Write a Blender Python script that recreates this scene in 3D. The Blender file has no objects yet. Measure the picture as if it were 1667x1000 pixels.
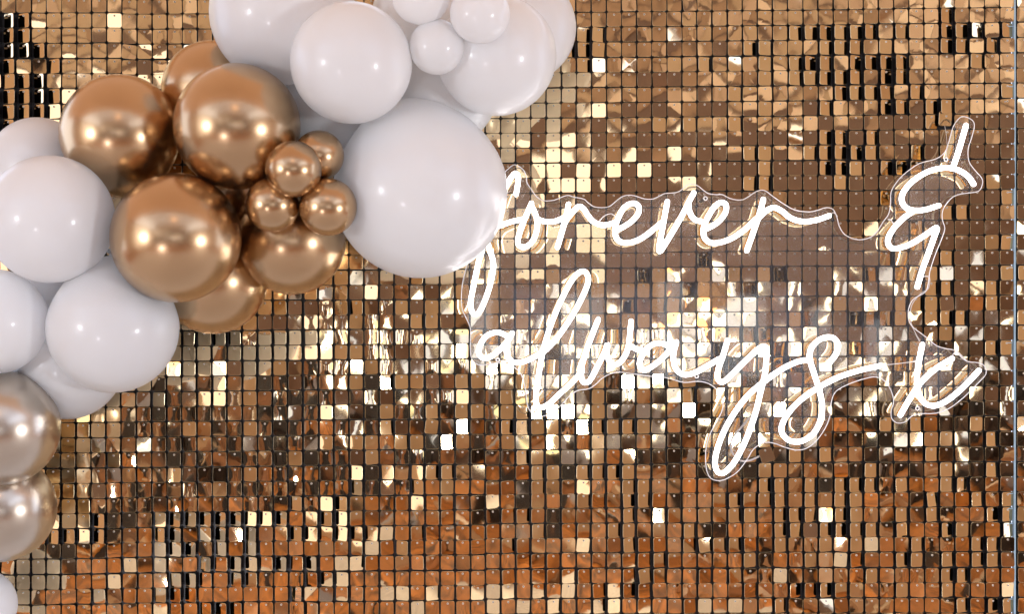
import bpy, math, random
import numpy as np
from mathutils import Vector, Matrix, Euler

R = math.radians
random.seed(7)
rng = np.random.default_rng(11)
S = bpy.context.scene
COL = S.collection

# ------------------------------------------------------------------ camera
D = 3.0                      # camera to the sequin plane, metres
MPP = 0.03 / 24.62           # metres per photo pixel on the sequin plane (3 cm sequin pitch)
ZC = 1.40                    # camera height
W, H = 1667.0, 1000.0
cd = bpy.data.cameras.new('camera')
cam = bpy.data.objects.new('camera', cd)
COL.objects.link(cam)
cam.location = (0, -D, ZC)
cam.rotation_euler = (R(90), 0, 0)
cd.sensor_width = 36.0
cd.lens = 36.0 * D / (W * MPP)
cd.clip_start = 0.05
cd.clip_end = 200.0
S.camera = cam

# ------------------------------------------------------------------ world: soft warm interior light
wd = bpy.data.worlds.new('World')
S.world = wd
wd.use_nodes = True
bg = wd.node_tree.nodes['Background']
bg.inputs[0].default_value = (0.535, 0.605, 0.765, 1)
bg.inputs[1].default_value = 3.4

# ------------------------------------------------------------------ lamps whose round glints show on every balloon
def disc_lamp(name, loc, target, size, power, color):
    l = bpy.data.lights.new(name, 'AREA')
    l.shape = 'DISK'
    l.size = size
    l.energy = power
    l.color = color
    o = bpy.data.objects.new(name, l)
    COL.objects.link(o)
    o.location = loc
    d = Vector(target) - Vector(loc)
    o.rotation_euler = d.to_track_quat('-Z', 'Y').to_euler()
    return o
TGT = (-0.4, -0.25, 1.6)
disc_lamp('soft_lamp', (-3.25, -3.05, 1.45), TGT, 0.46, 27, (0.90, 0.94, 1.0))
disc_lamp('soft_lamp', (-1.32, -3.45, 0.32), TGT, 0.15, 8, (0.93, 0.93, 1.0))
disc_lamp('soft_lamp', (3.25, -2.95, 0.95), TGT, 0.46, 48, (0.92, 0.95, 1.0))
disc_lamp('warm_lamp', (-0.10, -3.75, 3.50), TGT, 0.20, 2.4, (1.0, 0.55, 0.18))

S.view_settings.view_transform = 'Standard'
S.view_settings.look = 'None'
S.view_settings.exposure = 0.0
S.view_settings.gamma = 1.0
S.view_settings.use_curve_mapping = False
S.render.engine = 'CYCLES'
S.cycles.use_denoising = True
S.cycles.max_bounces = 7
S.cycles.glossy_bounces = 5
S.cycles.diffuse_bounces = 5
S.cycles.transparent_max_bounces = 12
S.cycles.caustics_reflective = False
S.cycles.caustics_refractive = False
S.cycles.sample_clamp_indirect = 4.0


# ------------------------------------------------------------------ helpers
def P(u, v, d):
    """photo pixel -> world point standing d metres in front of the sequin plane"""
    k = MPP * (D - d) / D
    return Vector(((u - W / 2) * k, -d, ZC - (v - H / 2) * k))

def tag(o, label=None, cat=None, group=None, kind=None):
    if label: o['label'] = label
    if cat: o['category'] = cat
    if group: o['group'] = group
    if kind: o['kind'] = kind
    return o

def empty(name, loc):
    o = bpy.data.objects.new(name, None)
    COL.objects.link(o)
    o.location = loc
    o.empty_display_size = 0.05
    return o

def link(name, me, parent=None, mats=()):
    for m in mats:
        me.materials.append(m)
    o = bpy.data.objects.new(name, me)
    COL.objects.link(o)
    if parent is not None:
        o.parent = parent
        o.matrix_parent_inverse = Matrix.Translation(-parent.location)
    return o

def mesh(name, V, F, mi=None, smooth=True):
    me = bpy.data.meshes.new(name)
    me.from_pydata([tuple(v) for v in V], [], [tuple(f) for f in F])
    if mi is not None:
        me.polygons.foreach_set('material_index', np.asarray(mi, dtype=np.int32))
    if isinstance(smooth, bool):
        me.polygons.foreach_set('use_smooth', np.full(len(F), smooth))
    else:
        me.polygons.foreach_set('use_smooth', np.asarray(smooth, dtype=bool))
    me.update()
    return me

def box_mesh(name, x0, x1, y0, y1, z0, z1):
    V = [(x, y, z) for z in (z0, z1) for y in (y0, y1) for x in (x0, x1)]
    F = [(0, 2, 3, 1), (4, 5, 7, 6), (0, 1, 5, 4), (2, 6, 7, 3), (0, 4, 6, 2), (1, 3, 7, 5)]
    return mesh(name, V, F, smooth=False)

def catmull(pts, sub=7):
    pts = [Vector(p) for p in pts]
    if len(pts) < 3:
        n = sub * 2
        return [pts[0].lerp(pts[1], i / n) for i in range(n + 1)]
    ext = [pts[0] * 2 - pts[1]] + pts + [pts[-1] * 2 - pts[-2]]
    out = []
    for i in range(1, len(ext) - 2):
        a, b, c, d = ext[i - 1], ext[i], ext[i + 1], ext[i + 2]
        for j in range(sub):
            t = j / sub
            out.append(0.5 * ((2 * b) + (c - a) * t + (2 * a - 5 * b + 4 * c - d) * t * t + (3 * b - a - 3 * c + d) * t ** 3))
    out.append(pts[-1])
    return out

def tube_geo(path, rad, seg=8, cap=True, base=0):
    """round tube along a path with domed ends"""
    V, F = [], []
    n = len(path)
    rings = []
    T = []
    for i in range(n):
        a = path[max(i - 1, 0)]
        b = path[min(i + 1, n - 1)]
        t = (b - a)
        T.append(t.normalized() if t.length > 1e-9 else Vector((1, 0, 0)))
    up = Vector((0, 1, 0))
    spec = []
    if cap:
        for k in (0.15, 0.6):
            ang = k * math.pi / 2
            spec.append((path[0] - T[0] * rad * math.cos(ang), T[0], rad * math.sin(ang)))
    for i in range(n):
        spec.append((path[i], T[i], rad))
    if cap:
        for k in (0.6, 0.15):
            ang = k * math.pi / 2
            spec.append((path[-1] + T[-1] * rad * math.cos(ang), T[-1], rad * math.sin(ang)))
    for (p, t, r) in spec:
        u = up - t * up.dot(t)
        if u.length < 1e-4:
            u = Vector((0, 0, 1)) - t * t.z
        u.normalize()
        w = t.cross(u)
        rings.append(len(V) + base)
        for k in range(seg):
            a = 2 * math.pi * k / seg
            V.append(p + (u * math.cos(a) + w * math.sin(a)) * r)
    for i in range(len(rings) - 1):
        for k in range(seg):
            k2 = (k + 1) % seg
            F.append((rings[i] + k, rings[i] + k2, rings[i + 1] + k2, rings[i + 1] + k))
    F.append(tuple(rings[0] + k for k in range(seg))[::-1])
    F.append(tuple(rings[-1] + k for k in range(seg)))
    return V, F


# ------------------------------------------------------------------ materials
def mat(name):
    m = bpy.data.materials.new(name)
    m.use_nodes = True
    nt = m.node_tree
    b = nt.nodes['Principled BSDF']
    return m, nt, b

def node(nt, t, **kw):
    n = nt.nodes.new(t)
    for k, v in kw.items():
        setattr(n, k, v)
    return n

def plain(name, col, rough=0.5, metal=0.0, noise=0.0, nscale=8.0, bump=0.0):
    m, nt, b = mat(name)
    b.inputs['Roughness'].default_value = rough
    b.inputs['Metallic'].default_value = metal
    if noise > 0:
        geo = node(nt, 'ShaderNodeNewGeometry')
        nz = node(nt, 'ShaderNodeTexNoise')
        nz.inputs['Scale'].default_value = nscale
        nz.inputs['Detail'].default_value = 4
        nt.links.new(geo.outputs['Position'], nz.inputs['Vector'])
        rp = node(nt, 'ShaderNodeValToRGB')
        rp.color_ramp.elements[0].position = 0.3
        rp.color_ramp.elements[1].position = 0.7
        rp.color_ramp.elements[0].color = tuple(c * (1 - noise) for c in col) + (1,)
        rp.color_ramp.elements[1].color = tuple(min(1, c * (1 + noise)) for c in col) + (1,)
        nt.links.new(nz.outputs['Fac'], rp.inputs['Fac'])
        nt.links.new(rp.outputs['Color'], b.inputs['Base Color'])
        if bump > 0:
            bp = node(nt, 'ShaderNodeBump')
            bp.inputs['Strength'].default_value = bump
            bp.inputs['Distance'].default_value = 0.002
            nt.links.new(nz.outputs['Fac'], bp.inputs['Height'])
            nt.links.new(bp.outputs['Normal'], b.inputs['Normal'])
    else:
        b.inputs['Base Color'].default_value = tuple(col) + (1,)
    return m

def emit(name, col, strength):
    m, nt, b = mat(name)
    b.inputs['Base Color'].default_value = (0.8, 0.8, 0.8, 1)
    b.inputs['Emission Color'].default_value = tuple(col) + (1,)
    b.inputs['Emission Strength'].default_value = strength
    b.inputs['Roughness'].default_value = 0.4
    return m

def make_sequin():
    m, nt, b = mat('gold_mirror_film')
    b.inputs['Base Color'].default_value = (0.93, 0.715, 0.43, 1)
    b.inputs['Metallic'].default_value = 1.0
    geo = node(nt, 'ShaderNodeNewGeometry')
    # film is never quite flat: slow ripple plus fine handling scratches
    n1 = node(nt, 'ShaderNodeTexNoise')
    n1.inputs['Scale'].default_value = 17.0
    n1.inputs['Detail'].default_value = 0.5
    n1.inputs['Distortion'].default_value = 0.6
    mp = node(nt, 'ShaderNodeMapping')
    mp.inputs['Scale'].default_value = (1.0, 1.0, 0.55)
    nt.links.new(geo.outputs['Position'], mp.inputs['Vector'])
    nt.links.new(mp.outputs['Vector'], n1.inputs['Vector'])
    b1 = node(nt, 'ShaderNodeBump')
    b1.inputs['Strength'].default_value = 1.0
    b1.inputs['Distance'].default_value = 0.00022
    nt.links.new(n1.outputs['Fac'], b1.inputs['Height'])
    nt.links.new(b1.outputs['Normal'], b.inputs['Normal'])
    n2 = node(nt, 'ShaderNodeTexNoise')
    n2.inputs['Scale'].default_value = 9.0
    n2.inputs['Detail'].default_value = 3
    nt.links.new(geo.outputs['Position'], n2.inputs['Vector'])
    mr = node(nt, 'ShaderNodeMapRange')
    mr.inputs['From Min'].default_value = 0.35
    mr.inputs['From Max'].default_value = 0.75
    mr.inputs['To Min'].default_value = 0.02
    mr.inputs['To Max'].default_value = 0.07
    nt.links.new(n2.outputs['Fac'], mr.inputs['Value'])
    nt.links.new(mr.outputs['Result'], b.inputs['Roughness'])
    return m

def make_balloon(name, col, metal, rough, coat, coat_rough, sss=0.0, spec=0.5):
    m, nt, b = mat(name)
    geo = node(nt, 'ShaderNodeNewGeometry')
    nz = node(nt, 'ShaderNodeTexNoise')
    nz.inputs['Scale'].default_value = 5.0
    nz.inputs['Detail'].default_value = 3
    nt.links.new(geo.outputs['Position'], nz.inputs['Vector'])
    rp = node(nt, 'ShaderNodeValToRGB')
    rp.color_ramp.elements[0].position = 0.3
    rp.color_ramp.elements[1].position = 0.7
    rp.color_ramp.elements[0].color = tuple(c * 0.96 for c in col) + (1,)
    rp.color_ramp.elements[1].color = tuple(min(1.0, c * 1.03) for c in col) + (1,)
    nt.links.new(nz.outputs['Fac'], rp.inputs['Fac'])
    nt.links.new(rp.outputs['Color'], b.inputs['Base Color'])
    b.inputs['Metallic'].default_value = metal
    b.inputs['Roughness'].default_value = rough
    b.inputs['Coat Weight'].default_value = coat
    b.inputs['Coat Roughness'].default_value = coat_rough
    b.inputs['Specular IOR Level'].default_value = spec
    if not metal:
        # thin latex lets light through: the hollow ball glows evenly
        tl = node(nt, 'ShaderNodeBsdfTranslucent')
        nt.links.new(rp.outputs['Color'], tl.inputs['Color'])
        mx = node(nt, 'ShaderNodeMixShader')
        mx.inputs[0].default_value = 0.33
        nt.links.new(b.outputs[0], mx.inputs[1])
        nt.links.new(tl.outputs[0], mx.inputs[2])
        nt.links.new(mx.outputs[0], nt.nodes['Material Output'].inputs['Surface'])
    if sss:
        b.inputs['Subsurface Weight'].default_value = sss
        b.inputs['Subsurface Radius'].default_value = (0.05, 0.045, 0.045)
        b.inputs['Subsurface Scale'].default_value = 1.0
    # orange-peel of stretched latex and grain of the pearl pigment
    n2 = node(nt, 'ShaderNodeTexNoise')
    n2.inputs['Scale'].default_value = 420.0
    n2.inputs['Detail'].default_value = 2
    nt.links.new(geo.outputs['Position'], n2.inputs['Vector'])
    bp = node(nt, 'ShaderNodeBump')
    bp.inputs['Strength'].default_value = 0.10 if metal else 0.03
    bp.inputs['Distance'].default_value = 0.0006
    nt.links.new(n2.outputs['Fac'], bp.inputs['Height'])
    nt.links.new(bp.outputs['Normal'], b.inputs['Normal'])
    return m

def make_acrylic():
    m, nt, b = mat('clear_acrylic')
    nt.nodes.remove(b)
    out = nt.nodes['Material Output']
    tr = node(nt, 'ShaderNodeBsdfTransparent')
    tr.inputs['Color'].default_value = (0.985, 0.985, 0.99, 1)
    df = node(nt, 'ShaderNodeBsdfDiffuse')
    df.inputs['Color'].default_value = (0.86, 0.84, 0.88, 1)
    tl = node(nt, 'ShaderNodeBsdfTranslucent')
    tl.inputs['Color'].default_value = (0.86, 0.84, 0.88, 1)
    gl = node(nt, 'ShaderNodeBsdfGlossy')
    gl.inputs['Roughness'].default_value = 0.03
    # faint dust and wipe marks; the milky haze also stands in for the neon halo
    geo = node(nt, 'ShaderNodeNewGeometry')
    nz = node(nt, 'ShaderNodeTexNoise')
    nz.inputs['Scale'].default_value = 22.0
    nz.inputs['Detail'].default_value = 8
    nz.inputs['Roughness'].default_value = 0.75
    nt.links.new(geo.outputs['Position'], nz.inputs['Vector'])
    mr = node(nt, 'ShaderNodeMapRange')
    mr.inputs['From Min'].default_value = 0.3
    mr.inputs['From Max'].default_value = 0.75
    mr.inputs['To Min'].default_value = 0.030
    mr.inputs['To Max'].default_value = 0.074
    nt.links.new(nz.outputs['Fac'], mr.inputs['Value'])
    hz = node(nt, 'ShaderNodeMixShader')
    hz.inputs[0].default_value = 0.5
    nt.links.new(df.outputs[0], hz.inputs[1])
    nt.links.new(tl.outputs[0], hz.inputs[2])
    m1 = node(nt, 'ShaderNodeMixShader')
    nt.links.new(mr.outputs['Result'], m1.inputs[0])
    nt.links.new(tr.outputs[0], m1.inputs[1])
    nt.links.new(hz.outputs[0], m1.inputs[2])
    fr = node(nt, 'ShaderNodeFresnel')
    fr.inputs['IOR'].default_value = 1.3
    m2 = node(nt, 'ShaderNodeMixShader')
    nt.links.new(fr.outputs[0], m2.inputs[0])
    nt.links.new(m1.outputs[0], m2.inputs[1])
    nt.links.new(gl.outputs[0], m2.inputs[2])
    nt.links.new(m2.outputs[0], out.inputs['Surface'])
    return m

def make_floor():
    m, nt, b = mat('orange_wood')
    geo = node(nt, 'ShaderNodeNewGeometry')
    mp = node(nt, 'ShaderNodeMapping')
    mp.inputs['Scale'].default_value = (9.0, 0.7, 1.0)
    nt.links.new(geo.outputs['Position'], mp.inputs['Vector'])
    nz = node(nt, 'ShaderNodeTexNoise')
    nz.inputs['Scale'].default_value = 1.6
    nz.inputs['Detail'].default_value = 6
    nt.links.new(mp.outputs['Vector'], nz.inputs['Vector'])
    rp = node(nt, 'ShaderNodeValToRGB')
    rp.color_ramp.elements[0].position = 0.36
    rp.color_ramp.elements[1].position = 0.60
    rp.color_ramp.elements[0].color = (0.10, 0.034, 0.008, 1)
    rp.color_ramp.elements[1].color = (0.58, 0.205, 0.040, 1)
    nt.links.new(nz.outputs['Fac'], rp.inputs['Fac'])
    nt.links.new(rp.outputs['Color'], b.inputs['Base Color'])
    b.inputs['Roughness'].default_value = 0.5
    b.inputs['Specular IOR Level'].default_value = 0.2
    return m

M = {}
M['sequin'] = make_sequin()
M['sequin_back'] = plain('black_film_back', (0.012, 0.011, 0.012), 0.35)
M['sequin_edge'] = plain('cut_film_edge', (0.80, 0.66, 0.42), 0.25, metal=0.8)
M['backing'] = plain('black_plastic', (0.010, 0.010, 0.013), 0.30, noise=0.3, nscale=60)
M['pin'] = plain('pale_plastic', (0.82, 0.74, 0.62), 0.25)
M['pin_hole'] = plain('dark_hole', (0.015, 0.012, 0.010), 0.6)
M['strip'] = plain('pale_blue_seam_and_clips', (0.36, 0.53, 0.66), 0.30, noise=0.12, nscale=40)
M['white_latex'] = make_balloon('white_latex', (0.955, 0.965, 0.985), 0.0, 0.32, 0.4, 0.14, spec=0.5)
M['gold_latex'] = make_balloon('gold_chrome_latex', (0.55, 0.375, 0.22), 1.0, 0.27, 0.15, 0.12)
M['silver_latex'] = make_balloon('champagne_chrome_latex', (0.58, 0.515, 0.44), 1.0, 0.28, 0.15, 0.12)
M['acrylic'] = make_acrylic()
M['acrylic_edge'] = plain('glow_white_acrylic_edge', (0.95, 0.94, 0.95), 0.15)  # white stands in for the edge-lit glow
M['neon'] = emit('white_neon', (1.0, 0.965, 0.97), 9.0)
M['neon_back'] = emit('silicone_channel', (1.0, 0.92, 0.80), 0.65)
M['led_base'] = plain('amber_led_strip', (0.75, 0.36, 0.10), 0.4, noise=0.6, nscale=260)
_nt = M['led_base'].node_tree
_rp = [q for q in _nt.nodes if q.type == 'VALTORGB'][0]
_nt.links.new(_rp.outputs['Color'], _nt.nodes['Principled BSDF'].inputs['Emission Color'])
_nt.nodes['Principled BSDF'].inputs['Emission Strength'].default_value = 0.9
M['steel'] = plain('bright_steel', (0.85, 0.85, 0.87), 0.2, metal=1.0)
M['clear_cable'] = plain('milky_cable', (0.80, 0.76, 0.74), 0.25)
M['floor'] = make_floor()
M['bounce_rug'] = plain('taupe_bounce_rug', (0.54, 0.48, 0.42), 0.9, noise=0.2, nscale=30)
M['wall_brown'] = plain('brown_paint', (0.187, 0.109, 0.072), 0.6, noise=0.12, nscale=1.3)
M['wall_tan'] = plain('tan_paint', (0.550, 0.374, 0.221), 0.6, noise=0.10, nscale=1.0)
M['overhead_shade'] = plain('tan_overhead_shade', (0.814, 0.532, 0.323), 0.7, noise=0.06, nscale=1.5)
M['plaster'] = plain('warm_plaster', (0.638, 0.433, 0.281), 0.6, noise=0.1, nscale=0.8)
M['plaster_light'] = plain('light_plaster', (0.880, 0.650, 0.442), 0.6, noise=0.08, nscale=0.8)
M['wood_pale'] = plain('pale_wood', (0.396, 0.236, 0.128), 0.5, noise=0.2, nscale=3)
M['wood'] = plain('brown_wood', (0.297, 0.128, 0.047), 0.4, noise=0.35, nscale=6)
M['dark'] = plain('dark_stained_wood', (0.020, 0.014, 0.012), 0.4, noise=0.3, nscale=6)
M['grey'] = plain('grey_paint', (0.36, 0.35, 0.38), 0.5, noise=0.1, nscale=3)
M['red'] = plain('red_fabric', (0.45, 0.02, 0.03), 0.7, noise=0.2, nscale=20)
M['cream_glow'] = emit('cream_glow_surface', (1.0, 0.94, 0.82), 0.9)  # glow of added panels, in place of a lit cream wall
M['pane'] = emit('daylight_pane', (0.88, 0.97, 1.0), 4.2)
M['pane_sky'] = emit('blue_sky_pane', (0.46, 0.64, 1.0), 1.2)
M['pane_green'] = emit('garden_pane', (0.75, 0.80, 0.45), 1.4)
M['amber'] = emit('amber_bulb', (1.0, 0.42, 0.08), 6.0)


# ------------------------------------------------------------------ the place the mirror film reflects
def structure(name, me, m):
    return tag(link(name, me, None, [m]), kind='structure')

XW, YB = 4.6, -9.0
structure('bounce_rug', box_mesh('bounce_rug', -3.4, 3.4, -3.1, 0.4, 0.0, 0.012), M['bounce_rug'])  # added floor sheet that lifts and neutralises the bounce under the balloons
overhead_shade = structure('overhead_shade_slab', box_mesh('overhead_shade_slab', -4.8, 4.8, -1.9, 0.9, 3.0, 3.1), M['overhead_shade'])  # unseen slab added to darken the balloon tops
shade_root = structure('shade_frame', box_mesh('shade_frame', -4.8, 4.8, -8.9, -8.6, 4.7, 4.9), M['wood_pale'])
for i in range(9):  # unseen beams added to thin the light from overhead
    link('shade_beam', box_mesh('shade_beam', -4.7, 4.7, -8.3 + 0.85 * i, -7.9 + 0.85 * i, 4.62, 4.69), shade_root, [M['wood_pale']])
structure('floor', box_mesh('floor', -7, 7, -11, 1.2, -0.05, 0), M['floor'])
wall_o = structure('wall_opposite', box_mesh('wall_opposite', -XW, XW, YB - 0.1, YB, 0, 4.6), M['wall_brown'])
wall_r = structure('wall_right', box_mesh('wall_right', XW, XW + 0.1, YB, -0.6, 0, 3.05), M['wall_tan'])
wall_l = structure('wall_left', box_mesh('wall_left', -XW - 0.1, -XW, YB, -0.6, 0, 3.05), M['wall_tan'])

def wpart(name, parent, x0, x1, y0, y1, z0, z1, m):
    return link(name, box_mesh(name, x0, x1, y0, y1, z0, z1), parent, [m])

# left wall: glowing panels added for the cream that turned sequins mirror
for (a, b) in ((-5.6, -4.1), (-4.0, -2.3)):
    wpart('glow_panel', wall_l, -XW, -XW + 0.04, a, b, 0.15, 2.85, M['cream_glow'])
# opposite wall
wpart('glow_panel', wall_o, -4.5, -2.6, YB, YB + 0.05, 1.75, 2.95, M['cream_glow'])  # added glowing panel, cream for the sequins to mirror
wpart('glow_panel', wall_o, -1.9, -1.0, YB, YB + 0.05, 2.0, 2.9, M['cream_glow'])
for (x0, x1, z0, z1) in ((-3.5, -3.42, 0.6, 1.6), (-2.3, -2.2, 0.6, 1.6), (-1.2, -1.08, 0.8, 1.5), (-0.36, -0.16, 0.8, 1.5), (0.38, 0.72, 0.85, 1.5),
                         (1.15, 1.35, 0.5, 1.6), (1.65, 2.0, 0.85, 1.5), (2.35, 2.5, 0.7, 1.4), (2.8, 2.92, 0.5, 1.3)):
    wpart('window_pane', wall_o, x0, x1, YB, YB + 0.05, z0, z1, M['pane'])
for (x0, x1, z0, z1) in ((0.30, 0.85, 0.55, 0.74), (-0.85, -0.5, 1.2, 1.5), (1.4, 1.7, 1.3, 1.5)):
    wpart('window_pane', wall_o, x0, x1, YB, YB + 0.05, z0, z1, M['pane_green'])
for (x0, x1) in ((-0.95, -0.45), (-0.05, 0.30), (0.85, 1.15), (1.35, 1.75), (2.0, 2.6)):
    wpart('panel', wall_o, x0, x1, YB, YB + 0.03, 0.45, 1.18, M['grey'])
for (x0, x1) in ((-3.0, -2.85), (-1.95, -1.75), (-0.92, -0.6), (0.0, 0.28), (0.84, 1.1), (1.42, 1.6), (2.05, 2.3), (3.2, 3.4)):
    wpart('window_pane', wall_o, x0, x1, YB, YB + 0.045, 0.70, 1.55, M['pane_sky'])
rs = random.Random(3)
x = -4.6
while x < 4.6:                                   # upper wall panels added in mixed tones to vary the reflections
    w = rs.uniform(0.25, 0.8)
    for (z0, z1) in ((2.98, 3.4), (3.42, 3.9), (3.92, 4.6)):
        wpart('panel', wall_o, x, min(x + w, 4.6), YB, YB + 0.04, z0 + rs.uniform(0, 0.1), z1, M[rs.choice(['plaster', 'plaster', 'plaster_light', 'wall_tan', 'wood_pale', 'wood_pale', 'wall_tan'])])
    x += w + 0.02
x = -4.4
while x < -0.6:                                  # dark furniture along the left half
    w = rs.uniform(0.10, 0.35)
    wpart('cabinet', wall_o, x, x + w, YB + 0.6, YB + 0.6 + rs.uniform(0.1, 0.4), 0.0, rs.uniform(0.6, 1.1), M[rs.choice(['dark', 'dark', 'dark', 'dark', 'wood', 'wall_brown'])])
    x += w + rs.uniform(0.0, 0.12)
x = -4.4
while x < -1.3:
    w = rs.uniform(0.06, 0.22)
    m = rs.choice(['wood', 'dark', 'wood', 'wall_tan', 'dark', 'plaster_light', 'grey', 'wood', 'wood', 'dark'])
    wpart('slat', wall_o, x, x + w, YB, YB + rs.uniform(0.06, 0.2), 0.0, rs.uniform(1.0, 1.75), M[m])
    x += w + rs.uniform(0.0, 0.05)
x = -1.3
while x < 4.4:
    w = rs.uniform(0.12, 0.4)
    m = rs.choice(['dark', 'wood', 'dark', 'wood', 'grey'])
    wpart('cabinet', wall_o, x, x + w, YB, YB + rs.uniform(0.2, 0.5), 0.0, rs.uniform(0.25, 0.62), M[m])
    x += w + rs.uniform(0.0, 0.3)
wpart('pendant_bulb', wall_o, 1.40, 1.62, -8.4, -8.2, 1.40, 1.58, M['amber'])
wpart('cushion', wall_o, -2.72, -2.6, -6.0, -5.9, 0.0, 0.22, M['red'])
fl = structure('floor_mat', box_mesh('floor_mat', -0.4, 0.5, -7.6, -6.9, 0.0, 0.015), M['grey'])
for i in range(36):  # unseen boxes added to break up the floor's even reflection
    bx_, by_ = rs.uniform(-3.8, 3.8), rs.uniform(-8.2, -4.3)
    w_, h_ = rs.uniform(0.12, 0.5), rs.choice((0.03, 0.05, 0.12, 0.3, 0.45))
    wpart('reflection_clutter', fl, bx_, bx_ + w_, by_, by_ + rs.uniform(0.1, 0.5), 0.016, h_ + 0.016, M[rs.choice(['wood', 'dark', 'wall_tan', 'plaster_light', 'wood_pale', 'dark', 'dark', 'wood'])])


# ------------------------------------------------------------------ sequin wall
PX, PY = 24.64, 24.57            # pitch in photo pixels
U0, V0 = 37.8, 23.9              # one pin
C_MIN, C_MAX = -5, 65            # main wall columns (pin at U0 + c*PX); the last column stands left of the seam
R_MIN, R_MAX = -4, 44
TS = 0.0286                      # sequin side
TR = 0.0034                      # corner radius
PIN_DROP = 0.0050                # pin below the sequin's upper edge

def outline(h, r, n=3):
    pts = []
    for (cx, cz, a0) in ((h - r, h - r, 0), (-h + r, h - r, 90), (-h + r, -h + r, 180), (h - r, -h + r, 270)):
        for k in range(n):
            a = R(a0 + 90 * k / (n - 1))
            pts.append((cx + r * math.cos(a), cz + r * math.sin(a)))
    return pts

def sequin_geo(a, b, c, e):
    """bowed square of film; local origin at its pin hole, front faces -y; returns V, F, material ids, smooth flags"""
    h = TS / 2
    off = -(h - PIN_DROP)        # centre below the pin
    def dep(x, z):
        return a * x * x + b * z * z + c * x * z + e * x * x * x / h
    o = outline(h - 0.0004, TR)
    inn = [(x * 0.55, z * 0.55) for x, z in o]
    o2 = outline(h, TR + 0.0003)
    V, F, MI, SM = [], [], [], []
    V.append((0, dep(0, 0), off))
    for x, z in inn: V.append((x, dep(x, z), z + off))
    for x, z in o: V.append((x, dep(x, z), z + off))
    n = len(o)
    for k in range(n):
        k2 = (k + 1) % n
        F.append((0, 1 + k2, 1 + k)[::-1]); MI.append(0); SM.append(True)
        F.append((1 + k, 1 + k2, 1 + n + k2, 1 + n + k)[::-1]); MI.append(0); SM.append(True)
    b0 = len(V)
    for x, z in o: V.append((x, dep(x, z), z + off))
    b1 = len(V)
    for x, z in o2: V.append((x, dep(x, z) + 0.00045, z + off))
    for k in range(n):
        k2 = (k + 1) % n
        F.append((b0 + k, b0 + k2, b1 + k2, b1 + k)[::-1]); MI.append(2); SM.append(False)
    b2 = len(V)
    for x, z in o2: V.append((x, dep(x, z) + 0.00045, z + off))
    V.append((0, dep(0, 0) + 0.00045, off))
    for k in range(n):
        F.append((b2 + k, b2 + (k + 1) % n, b2 + n)); MI.append(1); SM.append(False)
    return np.array(V), F, MI, SM

# make sure the film's mirror side looks towards -y
_V, _F, _mi, _sm = sequin_geo(0, 0, 0, 0)
_f = _F[0]
_nrm = np.cross(_V[_f[1]] - _V[_f[0]], _V[_f[2]] - _V[_f[0]])
FLIP = _nrm[1] > 0

NV = 40
variants = []
vr = random.Random(21)
for i in range(NV):
    strong = i >= 24              # the later ones are bent round a vertical axis
    a = vr.gauss(0, 0.35) if not strong else vr.choice((-1, 1)) * vr.uniform(1.4, 3.4)
    b = vr.gauss(0, 0.35)
    c = vr.gauss(0, 0.35) if not strong else vr.gauss(0, 0.45)
    e = vr.gauss(0, 0.25)
    V_, F_, MI_, SM_ = sequin_geo(a, b, c, e)
    if FLIP:
        F_ = [tuple(reversed(f)) for f in F_]
    variants.append((V_, F_, MI_, SM_))
SEQ_MATS = [M['sequin'], M['sequin_back'], M['sequin_edge']]
variant_mesh = {}
def get_variant_mesh(i):
    if i not in variant_mesh:
        V_, F_, MI_, SM_ = variants[i]
        me = mesh('sequin', V_, F_, MI_, SM_)
        for m in SEQ_MATS: me.materials.append(m)
        variant_mesh[i] = me
    return variant_mesh[i]

# where a draught or a hand has turned the sequins: (u0,v0,u1,v1, yaw degrees (+ faces right), share of sequins)
ZONES = [
    (-150, 25, 45, 250, -27, 0.8), (45, 55, 110, 205, -27, 0.7), (20, 25, 60, 60, -20, 0.6),
    (905, 20, 990, 100, 24, 0.65), (1100, 60, 1250, 130, 20, 0.25), (940, 90, 1060, 110, 15, 0.3),
    (1290, 40, 1480, 125, 26, 0.6), (1300, 140, 1560, 175, 25, 0.5), (1320, 200, 1510, 270, 26, 0.55), (1520, 15, 1640, 75, 28, 0.5),
    (820, 105, 1010, 200, -9, 0.72), (815, 200, 990, 330, -10, 0.75), (1010, 165, 1190, 300, -10, 0.30), (800, 330, 990, 460, -12, 0.6),
    (985, 175, 1260, 210, 19, 0.35), (1190, 240, 1420, 300, 20, 0.25),
    (290, 540, 560, 590, -15, 0.55), (300, 590, 480, 650, -14, 0.35), (430, 510, 640, 545, -22, 0.25),
    (80, 835, 180, 870, -27, 0.8), (250, 830, 300, 1000, -27, 0.55), (300, 830, 410, 1000, -27, 0.55), (400, 800, 560, 960, -27, 0.55),
    (560, 740, 700, 900, -27, 0.35), (400, 690, 430, 900, -14, 0.4),
    (850, 750, 1100, 980, 19, 0.35), (1240, 740, 1660, 1000, 25, 0.3), (1150, 640, 1300, 760, 16, 0.25),
    (1300, 440, 1660, 560, 19, 0.30), (1440, 300, 1660, 420, 18, 0.18), (560, 470, 900, 700, 20, 0.26),
    (820, 420, 1300, 700, 20, 0.24), (560, 650, 1300, 1000, 22, 0.22), (0, 420, 800, 1000, 15, 0.14), (800, 420, 1667, 1000, 19, 0.12), (0, 420, 1667, 1000, -18, 0.10), (0, 0, 1667, 420, 17, 0.03), (0, 0, 1667, 420, -12, 0.025),
]
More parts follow.
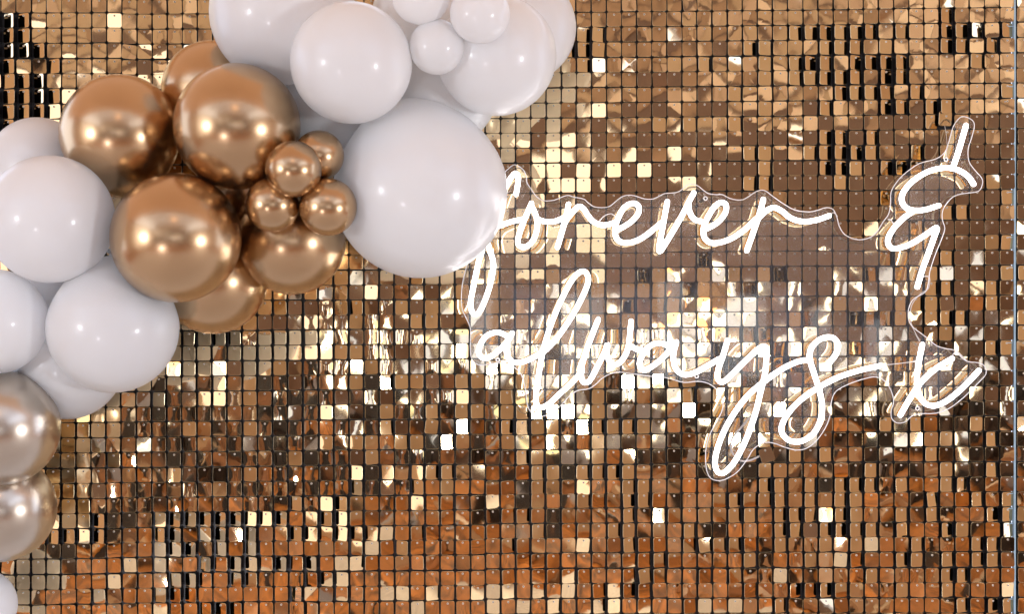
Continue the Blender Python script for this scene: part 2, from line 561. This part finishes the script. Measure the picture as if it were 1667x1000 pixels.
# where the film is bent so that each piece squeezes the whole room into stripes
BENT = [(400, 470, 640, 600, 0.85), (90, 640, 700, 830, 0.75), (560, 480, 1000, 720, 0.38), (760, 400, 1260, 560, 0.25), (1250, 780, 1520, 960, 0.4), (0, 0, 1667, 1000, 0.05)]

sr = random.Random(5)
tiles = []       # (u, v, variant, yaw, nod, roll, dx, dz, sx)
panel_jit = {}
for r in range(R_MIN, R_MAX + 1):
    rowshift = sr.gauss(0, 0.25)
    rownod = sr.gauss(0, 0.5)
    for c in range(C_MIN, C_MAX + 4):
        u = U0 + c * PX + (3.0 if c > C_MAX else 0.0)
        v = V0 + r * PY + rowshift
        pj = panel_jit.setdefault(((c + 5) // 12, (r + 4) // 12), (sr.gauss(0, 0.5), sr.gauss(0, 0.6)))
        aa, bb = (u - 833) / 833, (v - 500) / 500
        u, v = u + pj[0] + 0.8 * math.sin(v / 140 + 0.7), v + pj[1] - 5.8 * (aa - 0.5 * bb * aa * aa)
        # coherent slow drift across the wall
        base_yaw = 0.7 * math.sin(u / 190 + v / 310 + 1.0) + 0.5 * math.sin(u / 71 - v / 123)
        base_nod = 0.6 * math.sin(v / 150 + u / 400) + rownod * 0.4
        yaw = base_yaw + sr.gauss(0, 0.9)
        nod = base_nod + sr.gauss(0, 0.8)
        roll = sr.gauss(0, 0.7)
        if sr.random() < (0.13 if v > 420 else 0.05):
            yaw += sr.gauss(0, 5.5); nod += sr.gauss(0, 3); roll += sr.gauss(0, 2)
        zs = [z for z in ZONES if z[0] <= u < z[2] and z[1] <= v < z[3]]
        turned = False
        for z in zs:
            if sr.random() < z[5]:
                yaw = z[4] + sr.gauss(0, abs(z[4]) * 0.17)
                nod *= 0.7
                roll += sr.gauss(0, 0.8)
                turned = True
                break
        pb = max([q[4] for q in BENT if q[0] <= u < q[2] and q[1] <= v < q[3]] or [0.03])
        vi = 24 + sr.randrange(NV - 24) if (sr.random() < pb and not turned) else sr.randrange(24)
        tiles.append([c, r, u, v, vi, yaw, nod, roll, sr.gauss(0, 0.0003), sr.gauss(0, 0.00025), sr.uniform(0.90, 0.965) if v > 430 else sr.uniform(0.95, 0.99)])
# the one that the power cord has pushed out of line
for t in tiles:
    if abs(t[2] - 1243) < PX * 0.5 and abs(t[3] - 734) < PY * 0.5:
        t[5], t[6], t[7] = 4, -7, -16
        t[8] = 0.001
    if abs(t[2] - 1534) < PX * 0.5 and abs(t[3] - 196) < PY * 0.5:
        t[5], t[6], t[7] = 12, 2, 2
        t[8], t[9] = -0.002, 0.006

# balloons: u, v, radius in px (at their own depth), depth of centre, kind, neck direction, label
BALLOONS = [
 # gold chrome
 (345, 147, 81, 0.13, 'g', (0.2, 1, -0.4), 'large gold chrome balloon tucked behind two others under the topmost white balloon'),
 (196, 218, 97, 0.20, 'g', (0.05, 0.5, -0.9), 'large gold chrome balloon furthest left, above the round white balloon at the left edge'),
 (386, 206, 103, 0.27, 'g', (0.1, 1, -0.2), 'large gold chrome balloon at the top of the gold cluster, touching the small gold four'),
 (287, 387, 106, 0.29, 'g', (0.1, 1, 0.1), 'largest gold chrome balloon at the centre of the gold cluster'),
 (475, 392, 88, 0.17, 'g', (-0.2, 1, 0.3), 'large gold chrome balloon directly below the four small gold balloons'),
 (347, 456, 88, 0.12, 'g', (-0.2, 1, 0.4), 'lowest gold chrome balloon, half hidden under the largest gold one'),
 (408, 308, 62, 0.11, 'g', (0.0, 1, 0.1), 'gold chrome balloon deep in the dark gap at the middle of the gold cluster'),
 # small gold
 (478, 275, 46, 0.345, 's', (0.1, 1, 0.0), 'small gold chrome balloon in front of the other three small gold ones'),
 (519, 253, 41, 0.29, 's', (-0.4, 1, -0.2), 'small gold chrome balloon, upper right and rearmost of the small four'),
 (444, 333, 45, 0.30, 's', (0.4, 1, 0.2), 'small gold chrome balloon, lower left of the small four'),
 (534, 337, 47, 0.31, 's', (-0.3, 1, 0.3), 'small gold chrome balloon, lower right of the small four, against the huge white one'),
 # champagne silver
 (2, 697, 94, 0.22, 'c', (-0.2, 1, -0.1), 'large champagne silver balloon cut by the left edge, upper of two'),
 (3, 828, 87, 0.16, 'c', (-0.2, 1, 0.3), 'large champagne silver balloon cut by the left edge, lower of two'),
 # white, left
 (62, 271, 80, 0.12, 'w', (0.1, 1, 0.0), 'white balloon peeking out behind the round one at the left edge'),
 (82, 357, 104, 0.28, 'w', (0.1, 1, 0.0), 'large round white balloon left of the largest gold balloon'),
 (184, 534, 106, 0.23, 'w', (-0.05, 0.25, 1), 'large white balloon below the largest gold balloon, over the sequins'),
 (-9, 524, 86, 0.24, 'w', (0.0, 1, 0.1), 'white balloon cut by the left edge above the champagne silver pair'),
 (110, 594, 89, 0.13, 'w', (-0.3, 1, 0.2), 'shaded white balloon wedged between champagne silver and large white balloon'),
 (70, 470, 52, 0.09, 'w', (0.0, 1, 0.0), 'white balloon deep in the gap between three left white balloons'),
 (-31, 986, 58, 0.14, 'w', (0.0, 1, 0.0), 'white balloon showing a sliver in the bottom left corner'),
 # white, top
 (461, 20, 119, 0.20, 'w', (0.2, 1, 0.0), 'large white balloon at the top edge directly above the gold cluster'),
 (524, 190, 92, 0.12, 'w', (0.0, 1, -0.3), 'cream lit white balloon glimpsed behind between gold cluster and white ones'),
 (572, 102, 99, 0.31, 'w', (0.0, 1, 0.1), 'large white balloon at the front, above the huge white one'),
 (684, 311, 142, 0.19, 'w', (-0.15, 0.4, 1), 'huge white balloon touching the first letter of the neon sign'),
 (808, 90, 98, 0.22, 'w', (-0.3, 1, 0.2), 'large white balloon behind the three small white ones'),
 (850, 45, 88, 0.13, 'w', (-0.2, 1, 0.1), 'white balloon furthest right, half hidden at the top of the garland'),
 (724, 150, 86, 0.12, 'w', (0.0, 1, 0.0), 'white balloon showing a small corner above the huge white one'),
 (685, 28, 80, 0.15, 'w', (0.0, 1, 0.0), 'white balloon behind the small white ones at the top edge'),
 # small white
 (685, -8, 48, 0.33, 't', (0.2, 1, -0.3), 'small white balloon cut by the top edge, left of the small three'),
 (781, 22, 49, 0.34, 't', (-0.3, 1, -0.1), 'small white balloon, right one of the small three'),
 (711, 76, 45, 0.31, 't', (0.1, 1, 0.3), 'small white balloon, lowest of the small three'),
]

def hidden(u, v):
    for b in BALLOONS:
        if (u - b[0]) ** 2 + (v - b[1]) ** 2 < (b[2] + 14) ** 2:
            return True
    return False

def tile_matrix(t):
    c, r, u, v, vi, yaw, nod, roll, dx, dz, sx = t
    p = P(u, v, 0.0)
    rot = Euler((R(nod), R(roll), R(yaw)), 'XYZ').to_matrix().to_4x4()
    return Matrix.Translation((p.x + dx, -0.0012 + 0.0 * r, p.z + dz)) @ rot @ Matrix.Diagonal((sx, 1, 1, 1))

# the 300 that show largest: in frame, clear of balloons and sign, facing the lens
SIGN_BOX = [(770, 270, 1360, 620), (850, 430, 1460, 790), (1430, 185, 1610, 700)]
main = [t for t in tiles if t[0] <= C_MAX]
side = [t for t in tiles if t[0] > C_MAX]
def show(t):
    u, v = t[2], t[3]
    if not (14 < u < W - 14 and 8 < v < H - 20): return -1
    if hidden(u, v + 8): return -1
    pen = 0.25 if any(a < u < c and b < v < d for a, b, c, d in SIGN_BOX) else 0
    return math.cos(R(t[5])) * math.cos(R(t[6])) - pen
order = sorted(range(len(main)), key=lambda i: -show(main[i]))
big = set(order[:300])

wall = empty('sequin_screen', (0, 0, 0))
tag(wall, 'wide gold mirror screen of square hanging sequins filling the background', 'sequin screen')
wall2 = empty('sequin_screen', P(1662, 500, 0))
tag(wall2, 'narrow strip of gold sequin screen right of the pale blue seam at the right edge', 'sequin screen')

def add_tile(t, parent):
    o = bpy.data.objects.new('sequin', get_variant_mesh(t[4]))
    COL.objects.link(o)
    o.parent = parent
    o.matrix_parent_inverse = Matrix.Translation(-parent.location)
    o.matrix_basis = tile_matrix(t)
    return o

for i in sorted(big):
    add_tile(main[i], wall)
for t in side:
    if t[0] == C_MAX + 1 and 0 <= t[1] <= 40:
        add_tile(t, wall2)

def field(name, ts, parent):
    VV, FF, MM, SS = [], [], [], []
    n = 0
    for t in ts:
        V_, F_, MI_, SM_ = variants[t[4]]
        mtx = np.array(tile_matrix(t))
        VV.append(V_ @ mtx[:3, :3].T + mtx[:3, 3])
        FF.extend(tuple(k + n for k in f) for f in F_)
        MM.extend(MI_); SS.extend(SM_)
        n += len(V_)
    me = mesh(name, np.concatenate(VV), FF, MM, SS)
    o = link(name, me, parent, SEQ_MATS)
    o['kind'] = 'stuff'
    return o
field('sequins', [t for i, t in enumerate(main) if i not in big], wall)
field('sequins', [t for t in side if not (t[0] == C_MAX + 1 and 0 <= t[1] <= 40)], wall2)

def pins(ts, parent):
    V, F, MI = [], [], []
    seg = 8
    ro, ri = 0.0020, 0.0009
    for t in ts:
        p = P(t[2], t[3], 0.0)
        px, pz = p.x + t[8] * 0.3, p.z + t[9] * 0.3
        n = len(V)
        y0, y1, y2 = 0.011, -0.0030, -0.0018
        for (rad, y) in ((ro * 0.8, y0), (ro, y1 + 0.0006), (ro * 0.85, y1), (ri, y1), (ri, y2)):
            for k in range(seg):
                a = 2 * math.pi * k / seg
                V.append((px + rad * math.cos(a), y, pz + rad * math.sin(a)))
        for s in range(4):
            for k in range(seg):
                k2 = (k + 1) % seg
                F.append((n + s * seg + k, n + s * seg + k2, n + (s + 1) * seg + k2, n + (s + 1) * seg + k))
                MI.append(0 if s < 3 else 1)
        F.append(tuple(n + 4 * seg + k for k in range(seg))[::-1]); MI.append(1)
    me = mesh('hanging_pins', V, F, MI)
    o = link('hanging_pins', me, parent, [M['pin'], M['pin_hole']])
    o['kind'] = 'stuff'
pins(main, wall)
pins(side, wall2)

xl, xs = P(U0 + (C_MIN - 0.5) * PX, 0, 0).x, P(1649, 0, 0).x
xr = P(U0 + (C_MAX + 3.5) * PX + 3, 0, 0).x
zb, zt = P(0, V0 + (R_MAX + 0.9) * PY, 0).z, P(0, V0 + (R_MIN - 0.3) * PY, 0).z
link('backing_panel', box_mesh('backing_panel', xl, xs, 0.0105, 0.016, zb, zt), wall, [M['backing']])
xs2 = P(1655, 0, 0).x
link('backing_panel', box_mesh('backing_panel', xs2, xr, 0.0105, 0.016, zb, zt), wall2, [M['backing']])
# raised cell ribs of the backing
def ribs(parent, x0, x1, cols, shift):
    V, F = [], []
    def bx(a, b, c, d, e, f):
        n = len(V)
        V.extend([(x, y, z) for z in (e, f) for y in (c, d) for x in (a, b)])
        F.extend([tuple(n + i for i in q) for q in ((0, 2, 3, 1), (4, 5, 7, 6), (0, 1, 5, 4), (2, 6, 7, 3), (0, 4, 6, 2), (1, 3, 7, 5))])
    for r in range(R_MIN, R_MAX + 2):
        z = P(0, V0 + r * PY - 5.8, 0).z
        bx(x0, x1, 0.0085, 0.0106, z - 0.0006, z + 0.0006)
    for c in cols:
        xx = P(U0 + (c - 0.5) * PX + shift, 0, 0).x
        bx(xx - 0.0006, xx + 0.0006, 0.0088, 0.0107, zb + 0.002, zt - 0.002)
    o = link('backing_ribs', mesh('backing_ribs', V, F, smooth=False), parent, [M['backing']])
    o['kind'] = 'stuff'
ribs(wall, xl + 0.002, xs - 0.002, range(C_MIN + 1, C_MAX + 1), 0)
ribs(wall2, xs2 + 0.002, xr - 0.002, range(C_MAX + 2, C_MAX + 4), 3)
link('seam_infill', box_mesh('seam_infill', P(1650.5, 0, 0).x, P(1653.5, 0, 0).x, -0.0005, 0.0125, zb, zt), wall2, [M['strip']])  # added infill, coloured like the lit wall seen through the seam
for r in range(0, 42):
    v = V0 + r * PY - 6.0
    a, b = P(1634 + sr.uniform(-2, 3), v, 0), P(1649, v, 0)
    e = P(1667, v, 0)
    link('clip', box_mesh('clip', a.x, b.x, -0.0006, 0.001, a.z - 0.0006, a.z + 0.0006), wall2, [M['strip']])


# ------------------------------------------------------------------ balloons
def balloon_mesh(name, rad, seg=56, rings=36):
    """latex balloon, neck towards +z (local), body radius rad"""
    V, F = [], []
    prof = []
    for i in range(rings + 1):
        th = math.pi * i / rings            # 0 = crown, pi = neck
        r = math.sin(th)
        z = -math.cos(th)
        s = max(0.0, (z - 0.1) / 0.9)       # neck half pulled to a soft pear
        z2 = z * (1 + 0.13 * s * s)
        r2 = r * (1 - 0.05 * s)
        prof.append((r2 * rad, z2 * rad))
    # replace the last rings with the neck
    prof = prof[:-1]
    zr = prof[-1][1]
    nr = min(0.07 * rad, 0.009)
    prof += [(nr * 1.15, zr + 0.035 * rad), (nr * 0.75, zr + 0.07 * rad), (nr * 0.7, zr + 0.10 * rad)]
    V.append((0, 0, prof[0][1]))
    prof = prof[1:]
    for (r, z) in prof:
        for k in range(seg):
            a = 2 * math.pi * k / seg
            V.append((r * math.cos(a), r * math.sin(a), z))
    for k in range(seg):
        F.append((0, 1 + (k + 1) % seg, 1 + k))
    for i in range(len(prof) - 1):
        b0, b1 = 1 + i * seg, 1 + (i + 1) * seg
        for k in range(seg):
            k2 = (k + 1) % seg
            F.append((b0 + k, b0 + k2, b1 + k2, b1 + k))
    me = mesh(name, V, F)
    return me, prof[-1][1], nr

def knot_mesh(z, nr):
    path, V, F = [], [], []
    seg, rg = 10, 14
    for i in range(rg):                      # rolled ring
        a = 2 * math.pi * i / rg
        for k in range(seg):
            b = 2 * math.pi * k / seg
            rr = nr * 1.1 + nr * 0.55 * math.cos(b)
            V.append((rr * math.cos(a), rr * math.sin(a), z + nr * 0.5 * math.sin(b)))
    for i in range(rg):
        for k in range(seg):
            F.append((i * seg + k, ((i + 1) % rg) * seg + k, ((i + 1) % rg) * seg + (k + 1) % seg, i * seg + (k + 1) % seg))
    n = len(V)
    for (r, zz) in ((nr * 0.7, z), (nr * 1.0, z + nr * 1.6), (nr * 1.9, z + nr * 3.0)):   # flared lip
        for k in range(seg):
            b = 2 * math.pi * k / seg
            V.append((r * math.cos(b), r * math.sin(b), zz))
    for i in range(2):
        for k in range(seg):
            k2 = (k + 1) % seg
            F.append((n + i * seg + k, n + i * seg + k2, n + (i + 1) * seg + k2, n + (i + 1) * seg + k))
    return mesh('knot', V, F)

BM = {'g': 'gold_latex', 's': 'gold_latex', 'c': 'silver_latex', 'w': 'white_latex', 't': 'white_latex'}
BG = {'g': 'large gold chrome balloons', 's': 'small gold chrome balloons', 'c': 'champagne silver balloons', 'w': 'large white balloons', 't': 'small white balloons'}
BN = {'g': 'gold_balloon', 's': 'gold_balloon', 'c': 'silver_balloon', 'w': 'white_balloon', 't': 'white_balloon'}
br = random.Random(9)
for (u, v, rp, d, kind, neck, label) in BALLOONS:
    rad = rp * MPP * (D - d) / D
    me, zk, nr = balloon_mesh(BN[kind], rad)
    o = link(BN[kind], me, None, [M[BM[kind]]])
    q = Vector(neck).normalized().to_track_quat('Z', 'Y')
    o.rotation_mode = 'QUATERNION'
    o.rotation_quaternion = q
    o.location = P(u, v, d)
    tag(o, label, 'balloon', BG[kind])
    k = bpy.data.objects.new('knot', knot_mesh(zk, nr))
    k.data.materials.append(M[BM[kind]])
    COL.objects.link(k)
    k.parent = o


# ------------------------------------------------------------------ neon sign
BOARD_D = 0.034                 # face of the board in front of the sequins
BOARD_T = 0.005
TUBE_R = 0.0049
TD = BOARD_D + 0.0065           # depth of the tube's axis
sign = empty('neon_sign', P(1180, 700, BOARD_D))
tag(sign, 'white glowing neon script sign on clear cut acrylic board reading forever & always x', 'neon sign')

def c2p(pts, ox, oy, s):
    return [(ox + x / s, oy + y / s) for x, y in pts]

A = (740, 250, 3.969)
B = (1060, 250, 3.969)
Cc = (1247, 180, 3.969)
E = (1247, 440, 3.969)
G = (740, 420, 3.969)
Hh = (1060, 520, 3.705)
K5 = (860, 500, 5.555)
L = {}
L['f'] = [c2p([(398, 262), (408, 200), (412, 150), (392, 128), (365, 155), (345, 190)], *A) + [(815, 322), (801, 360), (788, 398), (778, 432), (770, 470), (766, 496), (771, 511), (781, 507), (793, 480), (801, 450), (803, 427), (796, 404)],
          [(796, 404), (794, 388), (803, 373)] + c2p([(310, 460), (380, 437), (440, 425)], *A)]
L['o'] = [c2p([(497, 322), (470, 385), (440, 455), (415, 530), (410, 580), (432, 604), (470, 598), (508, 560), (530, 500), (535, 440), (520, 385), (497, 335)], *A),
          c2p([(535, 425), (590, 440), (650, 437), (705, 415)], *A)]
L['r'] = [c2p([(736, 328), (718, 420), (690, 520), (665, 605)], *A),
          c2p([(700, 470), (730, 420), (770, 370), (805, 342), (835, 358), (865, 405), (905, 445), (965, 463), (1040, 445)], *A)]
L['e'] = [c2p([(1045, 495), (1100, 468), (1155, 428), (1190, 378), (1185, 335), (1145, 322), (1095, 350), (1060, 410), (1037, 480), (1045, 545), (1085, 575), (1150, 572), (1220, 540), (1285, 490), (1345, 440)], *A)]
L['v'] = [c2p([(1375, 310), (1362, 380), (1340, 500), (1322, 605), (1325, 632), (1345, 610), (1400, 520), (1470, 400), (1515, 310), (1545, 255)], *A),
          c2p([(1512, 325), (1520, 380), (1550, 425), (1600, 440)], *A)]
L['e2'] = [c2p([(345, 492), (400, 465), (450, 425), (482, 375), (482, 330), (450, 316), (410, 342), (370, 405), (340, 475), (343, 540), (380, 575), (440, 576), (520, 548), (600, 495), (670, 430), (710, 395)], *B)]
L['r2'] = [c2p([(725, 297), (700, 390), (660, 510), (618, 627)], *B),
           c2p([(690, 420), (745, 368), (795, 350), (845, 372), (900, 415), (970, 438), (1060, 432), (1150, 402)], *B)]
L['ampersand'] = [c2p([(1292, 95), (1268, 180), (1238, 280), (1212, 355)], *Cc),
        c2p([(1342, 475), (1300, 420), (1230, 380), (1150, 370), (1050, 393), (955, 450), (892, 520), (877, 580), (905, 628), (960, 645), (1030, 640), (1115, 614)], *Cc),
        c2p([(950, 650), (880, 702), (815, 775), (787, 840), (805, 885), (850, 890), (930, 865), (1020, 810), (1103, 757), (1082, 830), (1050, 920), (1010, 1030), (978, 1140)], *Cc)]
L['x'] = [c2p([(1010, 482), (988, 590), (975, 700), (983, 790), (1020, 855), (1080, 878), (1160, 850), (1250, 780), (1320, 710), (1375, 650)], *E),
          c2p([(1203, 572), (1100, 635), (1005, 722), (930, 830), (868, 938)], *E)]
L['a'] = [c2p([(372, 488), (345, 535), (290, 595), (225, 642), (180, 645), (156, 610), (172, 550), (215, 500), (275, 482), (325, 498), (350, 525)], *G),
          c2p([(350, 522), (335, 580), (345, 645), (385, 676), (450, 670), (520, 638), (590, 595)], *G)]
L['l'] = [c2p([(590, 597), (660, 520), (740, 405), (815, 275), (862, 160), (852, 100), (815, 90), (760, 140), (690, 270), (620, 440), (570, 610), (540, 780), (525, 900), (535, 955), (560, 968), (610, 945), (690, 870), (770, 795), (825, 730)], *G)]
L['w'] = [c2p([(632, 115), (590, 220), (530, 380), (490, 510), (478, 610), (490, 670), (520, 685), (560, 660), (620, 550), (690, 410), (715, 338), (712, 420), (735, 490), (780, 520), (830, 500), (880, 430), (910, 330), (930, 130)], *K5),
          c2p([(915, 345), (970, 378), (1040, 402)], *K5)]
L['a2'] = [c2p([(1432, 548), (1395, 590), (1330, 660), (1255, 715), (1212, 722), (1195, 685), (1210, 635), (1250, 580), (1305, 552), (1360, 560), (1405, 585)], *G),
           c2p([(152, 138), (134, 215), (145, 290), (190, 333), (255, 326), (330, 287), (410, 240)], *Hh)]
L['y'] = [c2p([(461, 128), (435, 215), (402, 315), (405, 365), (435, 378), (490, 330), (575, 245), (650, 178), (685, 165), (695, 205), (688, 320), (660, 440), (628, 570), (575, 720), (510, 850), (450, 920), (410, 928), (388, 890), (390, 820), (425, 710), (490, 585), (580, 465), (690, 370), (800, 295), (890, 255), (960, 246)], *Hh)]
L['s'] = [c2p([(1073, 265), (1112, 215), (1128, 160), (1105, 118), (1060, 108), (1005, 130), (965, 178), (957, 240), (985, 335), (1015, 430), (1032, 530), (1018, 620), (975, 695), (905, 737), (840, 735), (797, 700), (787, 650), (825, 570), (905, 485), (1010, 412), (1130, 350), (1260, 308), (1385, 280)], *Hh)]
NAMES = {'ampersand': 'ampersand', 'x': 'kiss_mark'}
def uv_path(pts, d, sub=7):
    p2 = catmull([Vector((x, y, 0)) for x, y in pts], sub)
    return [P(p.x, p.y, d) for p in p2]
for key, strokes in L.items():
    V, F = [], []
    VB, FB = [], []
    for i, s in enumerate(strokes):
        path = uv_path(s, TD + 0.0006 * i)
        v_, f_ = tube_geo(path, TUBE_R, 10, True, len(V))
        V += v_; F += f_
        back = uv_path(s, BOARD_D - BOARD_T - 0.0012 - 0.0004 * i, 5)
        v_, f_ = tube_geo(back, 0.0017, 5, False, len(VB))
        VB += v_; FB += f_
    nme = mesh('neon_letter', V, F)
    for pl in nme.polygons:
        pl.material_index = 1 if pl.normal.y > 0.30 else 0
    lo = link('neon_letter', nme, sign, [M['neon'], M['neon_back']])
    bo = bpy.data.objects.new('led_strip', mesh('led_strip', VB, FB))
    bo.data.materials.append(M['led_base'])
    COL.objects.link(bo)
    bo.parent = lo
    bo.matrix_parent_inverse = Matrix.Identity(4)

OUT = [(824,278),(835,269),(843,270),(853,278),(857,290),(858,298),(866,310),(874,321),(886,327),(902,326),(915,321),(925,318),(934,321),(950,324),(957,330),(968,337),(984,338),(994,335),(1006,325),(1016,319),(1028,318),(1037,320),(1050,324),(1063,324),(1076,318),(1083,315),(1097,314),(1107,311),(1118,302),(1126,300),(1135,302),(1144,309),(1153,315),(1166,317),(1176,317),(1188,323),(1204,326),(1216,322),(1231,312),(1244,310),(1257,319),(1274,331),(1294,342),(1317,345),(1332,342),(1345,338),(1356,341),(1362,353),(1366,368),(1375,382),(1393,390),(1410,389),(1425,381),(1438,361),(1447,348),(1450,330),(1451,312),(1461,295),(1475,281),(1497,266),(1523,259),(1538,248),(1545,230),(1552,206),(1562,192),(1571,190),(1583,196),(1586,206),(1581,226),(1576,242),(1577,262),(1586,276),(1598,290),(1599,300),(1593,311),(1576,314),(1559,317),(1547,324),(1535,341),(1534,358),(1538,372),(1532,391),(1523,413),(1514,440),(1512,455),(1508,473),(1499,480),(1486,488),(1479,503),(1479,521),(1486,533),(1499,543),(1512,553),(1524,563),(1539,568),(1554,571),(1564,581),(1575,589),(1592,591),(1602,596),(1605,609),(1590,626),(1569,647),(1547,664),(1524,673),(1499,674),(1484,678),(1474,687),(1461,689),(1452,682),(1451,669),(1455,654),(1451,637),(1441,621),(1426,614),(1411,616),(1388,623),(1365,634),(1356,645),(1352,662),(1351,677),(1343,698),(1327,720),(1311,731),(1295,733),(1276,728),(1260,722),(1244,721),(1227,731),(1217,747),(1203,766),(1190,776),(1173,783),(1157,779),(1150,763),(1149,736),(1154,712),(1165,690),(1176,668),(1176,652),(1168,636),(1154,625),(1136,621),(1114,623),(1092,617),(1073,613),(1060,613),(1040,610),(1022,608),(1009,606),(993,609),(979,617),(972,624),(959,633),(941,636),(928,644),(916,657),(901,671),(883,678),(869,675),(860,664),(857,647),(853,622),(846,606),(833,596),(813,591),(793,594),(778,594),(768,584),(766,569),(766,551),(766,535),(760,520),(752,500),(752,470),(758,440),(768,412),(780,375),(795,335),(810,300)]
poly = catmull([Vector((x, y, 0)) for x, y in OUT + OUT[:1]], 3)[:-1]
n = len(poly)
front = [P(p.x, p.y, BOARD_D) for p in poly]
rear = [Vector((q.x, -(BOARD_D - BOARD_T), q.z)) for q in front]
bme = mesh('acrylic_board', front + rear, [tuple(range(n)), tuple(range(2 * n - 1, n - 1, -1))], smooth=False)
board = link('acrylic_board', bme, sign, [M['acrylic']])
# edge: a slim bevelled band, coloured white in place of light piped to the rim
V, F = [], []
for i in range(n):
    a, b = poly[i - 1], poly[(i + 1) % n]
    t = (b - a).normalized()
    nrm = Vector((-t.y, t.x, 0))
    for (off, dd) in ((0.0, BOARD_D + 0.0002), (1.15, BOARD_D + 0.0002), (1.45, BOARD_D - 0.0004), (1.45, BOARD_D - BOARD_T + 0.0004), (0.6, BOARD_D - BOARD_T)):
        q = poly[i] + nrm * (0.5 - off)
        V.append(P(q.x, q.y, dd))
for i in range(n):
    j = (i + 1) % n
    for k in range(4):
        F.append((i * 5 + k, j * 5 + k, j * 5 + k + 1, i * 5 + k + 1))
eo = bpy.data.objects.new('edge', mesh('edge', V, F))
eo.data.materials.append(M['acrylic_edge'])
COL.objects.link(eo)
eo.parent = board

def ring(u, v, rad, tub):
    V, F = [], []
    c = P(u, v, BOARD_D + 0.001)
    for i in range(18):
        a = 2 * math.pi * i / 18
        for k in range(8):
            b = 2 * math.pi * k / 8
            rr = rad + tub * math.cos(b)
            V.append((c.x + rr * math.cos(a), c.y + tub * math.sin(b), c.z + rr * math.sin(a)))
    for i in range(18):
        for k in range(8):
            F.append((i * 8 + k, ((i + 1) % 18) * 8 + k, ((i + 1) % 18) * 8 + (k + 1) % 8, i * 8 + (k + 1) % 8))
    o = link('eyelet', mesh('eyelet', V, F), sign, [M['clear_cable']])
    V = [(c.x, c.y + 0.0004, c.z)] + [(c.x + rad * math.cos(2 * math.pi * i / 12), c.y + 0.0004, c.z + rad * math.sin(2 * math.pi * i / 12)) for i in range(12)]
    V += [(a, c.y + 0.032, b) for a, _, b in V]
    F = [(0, 1 + i, 1 + (i + 1) % 12) for i in range(12)] + [(1 + i, 14 + i, 14 + (i + 1) % 12, 1 + (i + 1) % 12) for i in range(12)]
    h = bpy.data.objects.new('screw', mesh('screw', V, F))
    h.data.materials.append(M['pin_hole'])
    COL.objects.link(h)
    h.parent = o
for (u, v) in ((1148.5, 323), (1540, 259.5), (810.5, 586.5), (1493.5, 665.5), (1134, 613)):
    ring(u, v, 0.0034, 0.0012)

def wire(name, pts, rad, m, parent=sign, seg=6):
    p = catmull([P(u, v, d) for u, v, d in pts], 8)
    V, F = tube_geo(p, rad, seg, True)
    return link(name, mesh(name, V, F), parent, [m])
wire('power_cord', [(1236, 660, 0.024), (1212, 690, 0.022), (1192, 715, 0.020), (1191, 735, 0.020), (1205, 750, 0.020), (1220, 750, 0.013), (1230, 746, 0.004), (1240, 741, -0.005), (1248, 736, -0.006)], 0.0022, M['clear_cable'])
wire('link_wire', [(1434, 595, 0.039), (1465, 592, 0.036), (1492, 588, 0.037), (1500, 586, 0.038)], 0.0010, M['clear_cable'])
wire('link_wire', [(1349, 352, 0.039), (1357, 346, 0.036), (1363, 352, 0.036)], 0.0010, M['clear_cable'])
wire('link_wire', [(1446, 357, 0.036), (1451, 359, 0.037), (1455, 366, 0.039)], 0.0011, M['clear_cable'])
wire('link_wire', [(1503, 450, 0.036), (1513, 452, 0.033), (1511, 470, 0.031), (1498, 479, 0.031), (1484, 498, 0.031), (1483, 525, 0.031), (1497, 556, 0.036)], 0.0009, M['clear_cable'])
wire('link_wire', [(976, 360, 0.038), (983, 352, 0.036), (994, 348, 0.033), (1002, 352, 0.038)], 0.0009, M['clear_cable'])
wire('link_wire', [(1551, 578, 0.039), (1557, 572, 0.036), (1566, 580, 0.034), (1575, 589, 0.034)], 0.0010, M['clear_cable'])
wire('hanging_wire', [(1540, 257, 0.035), (1541, 246, 0.037), (1542, 238, 0.030), (1541, 226, 0.012), (1540, 216, 0.004), (1538, 205, 0.001)], 0.0006, M['clear_cable'])
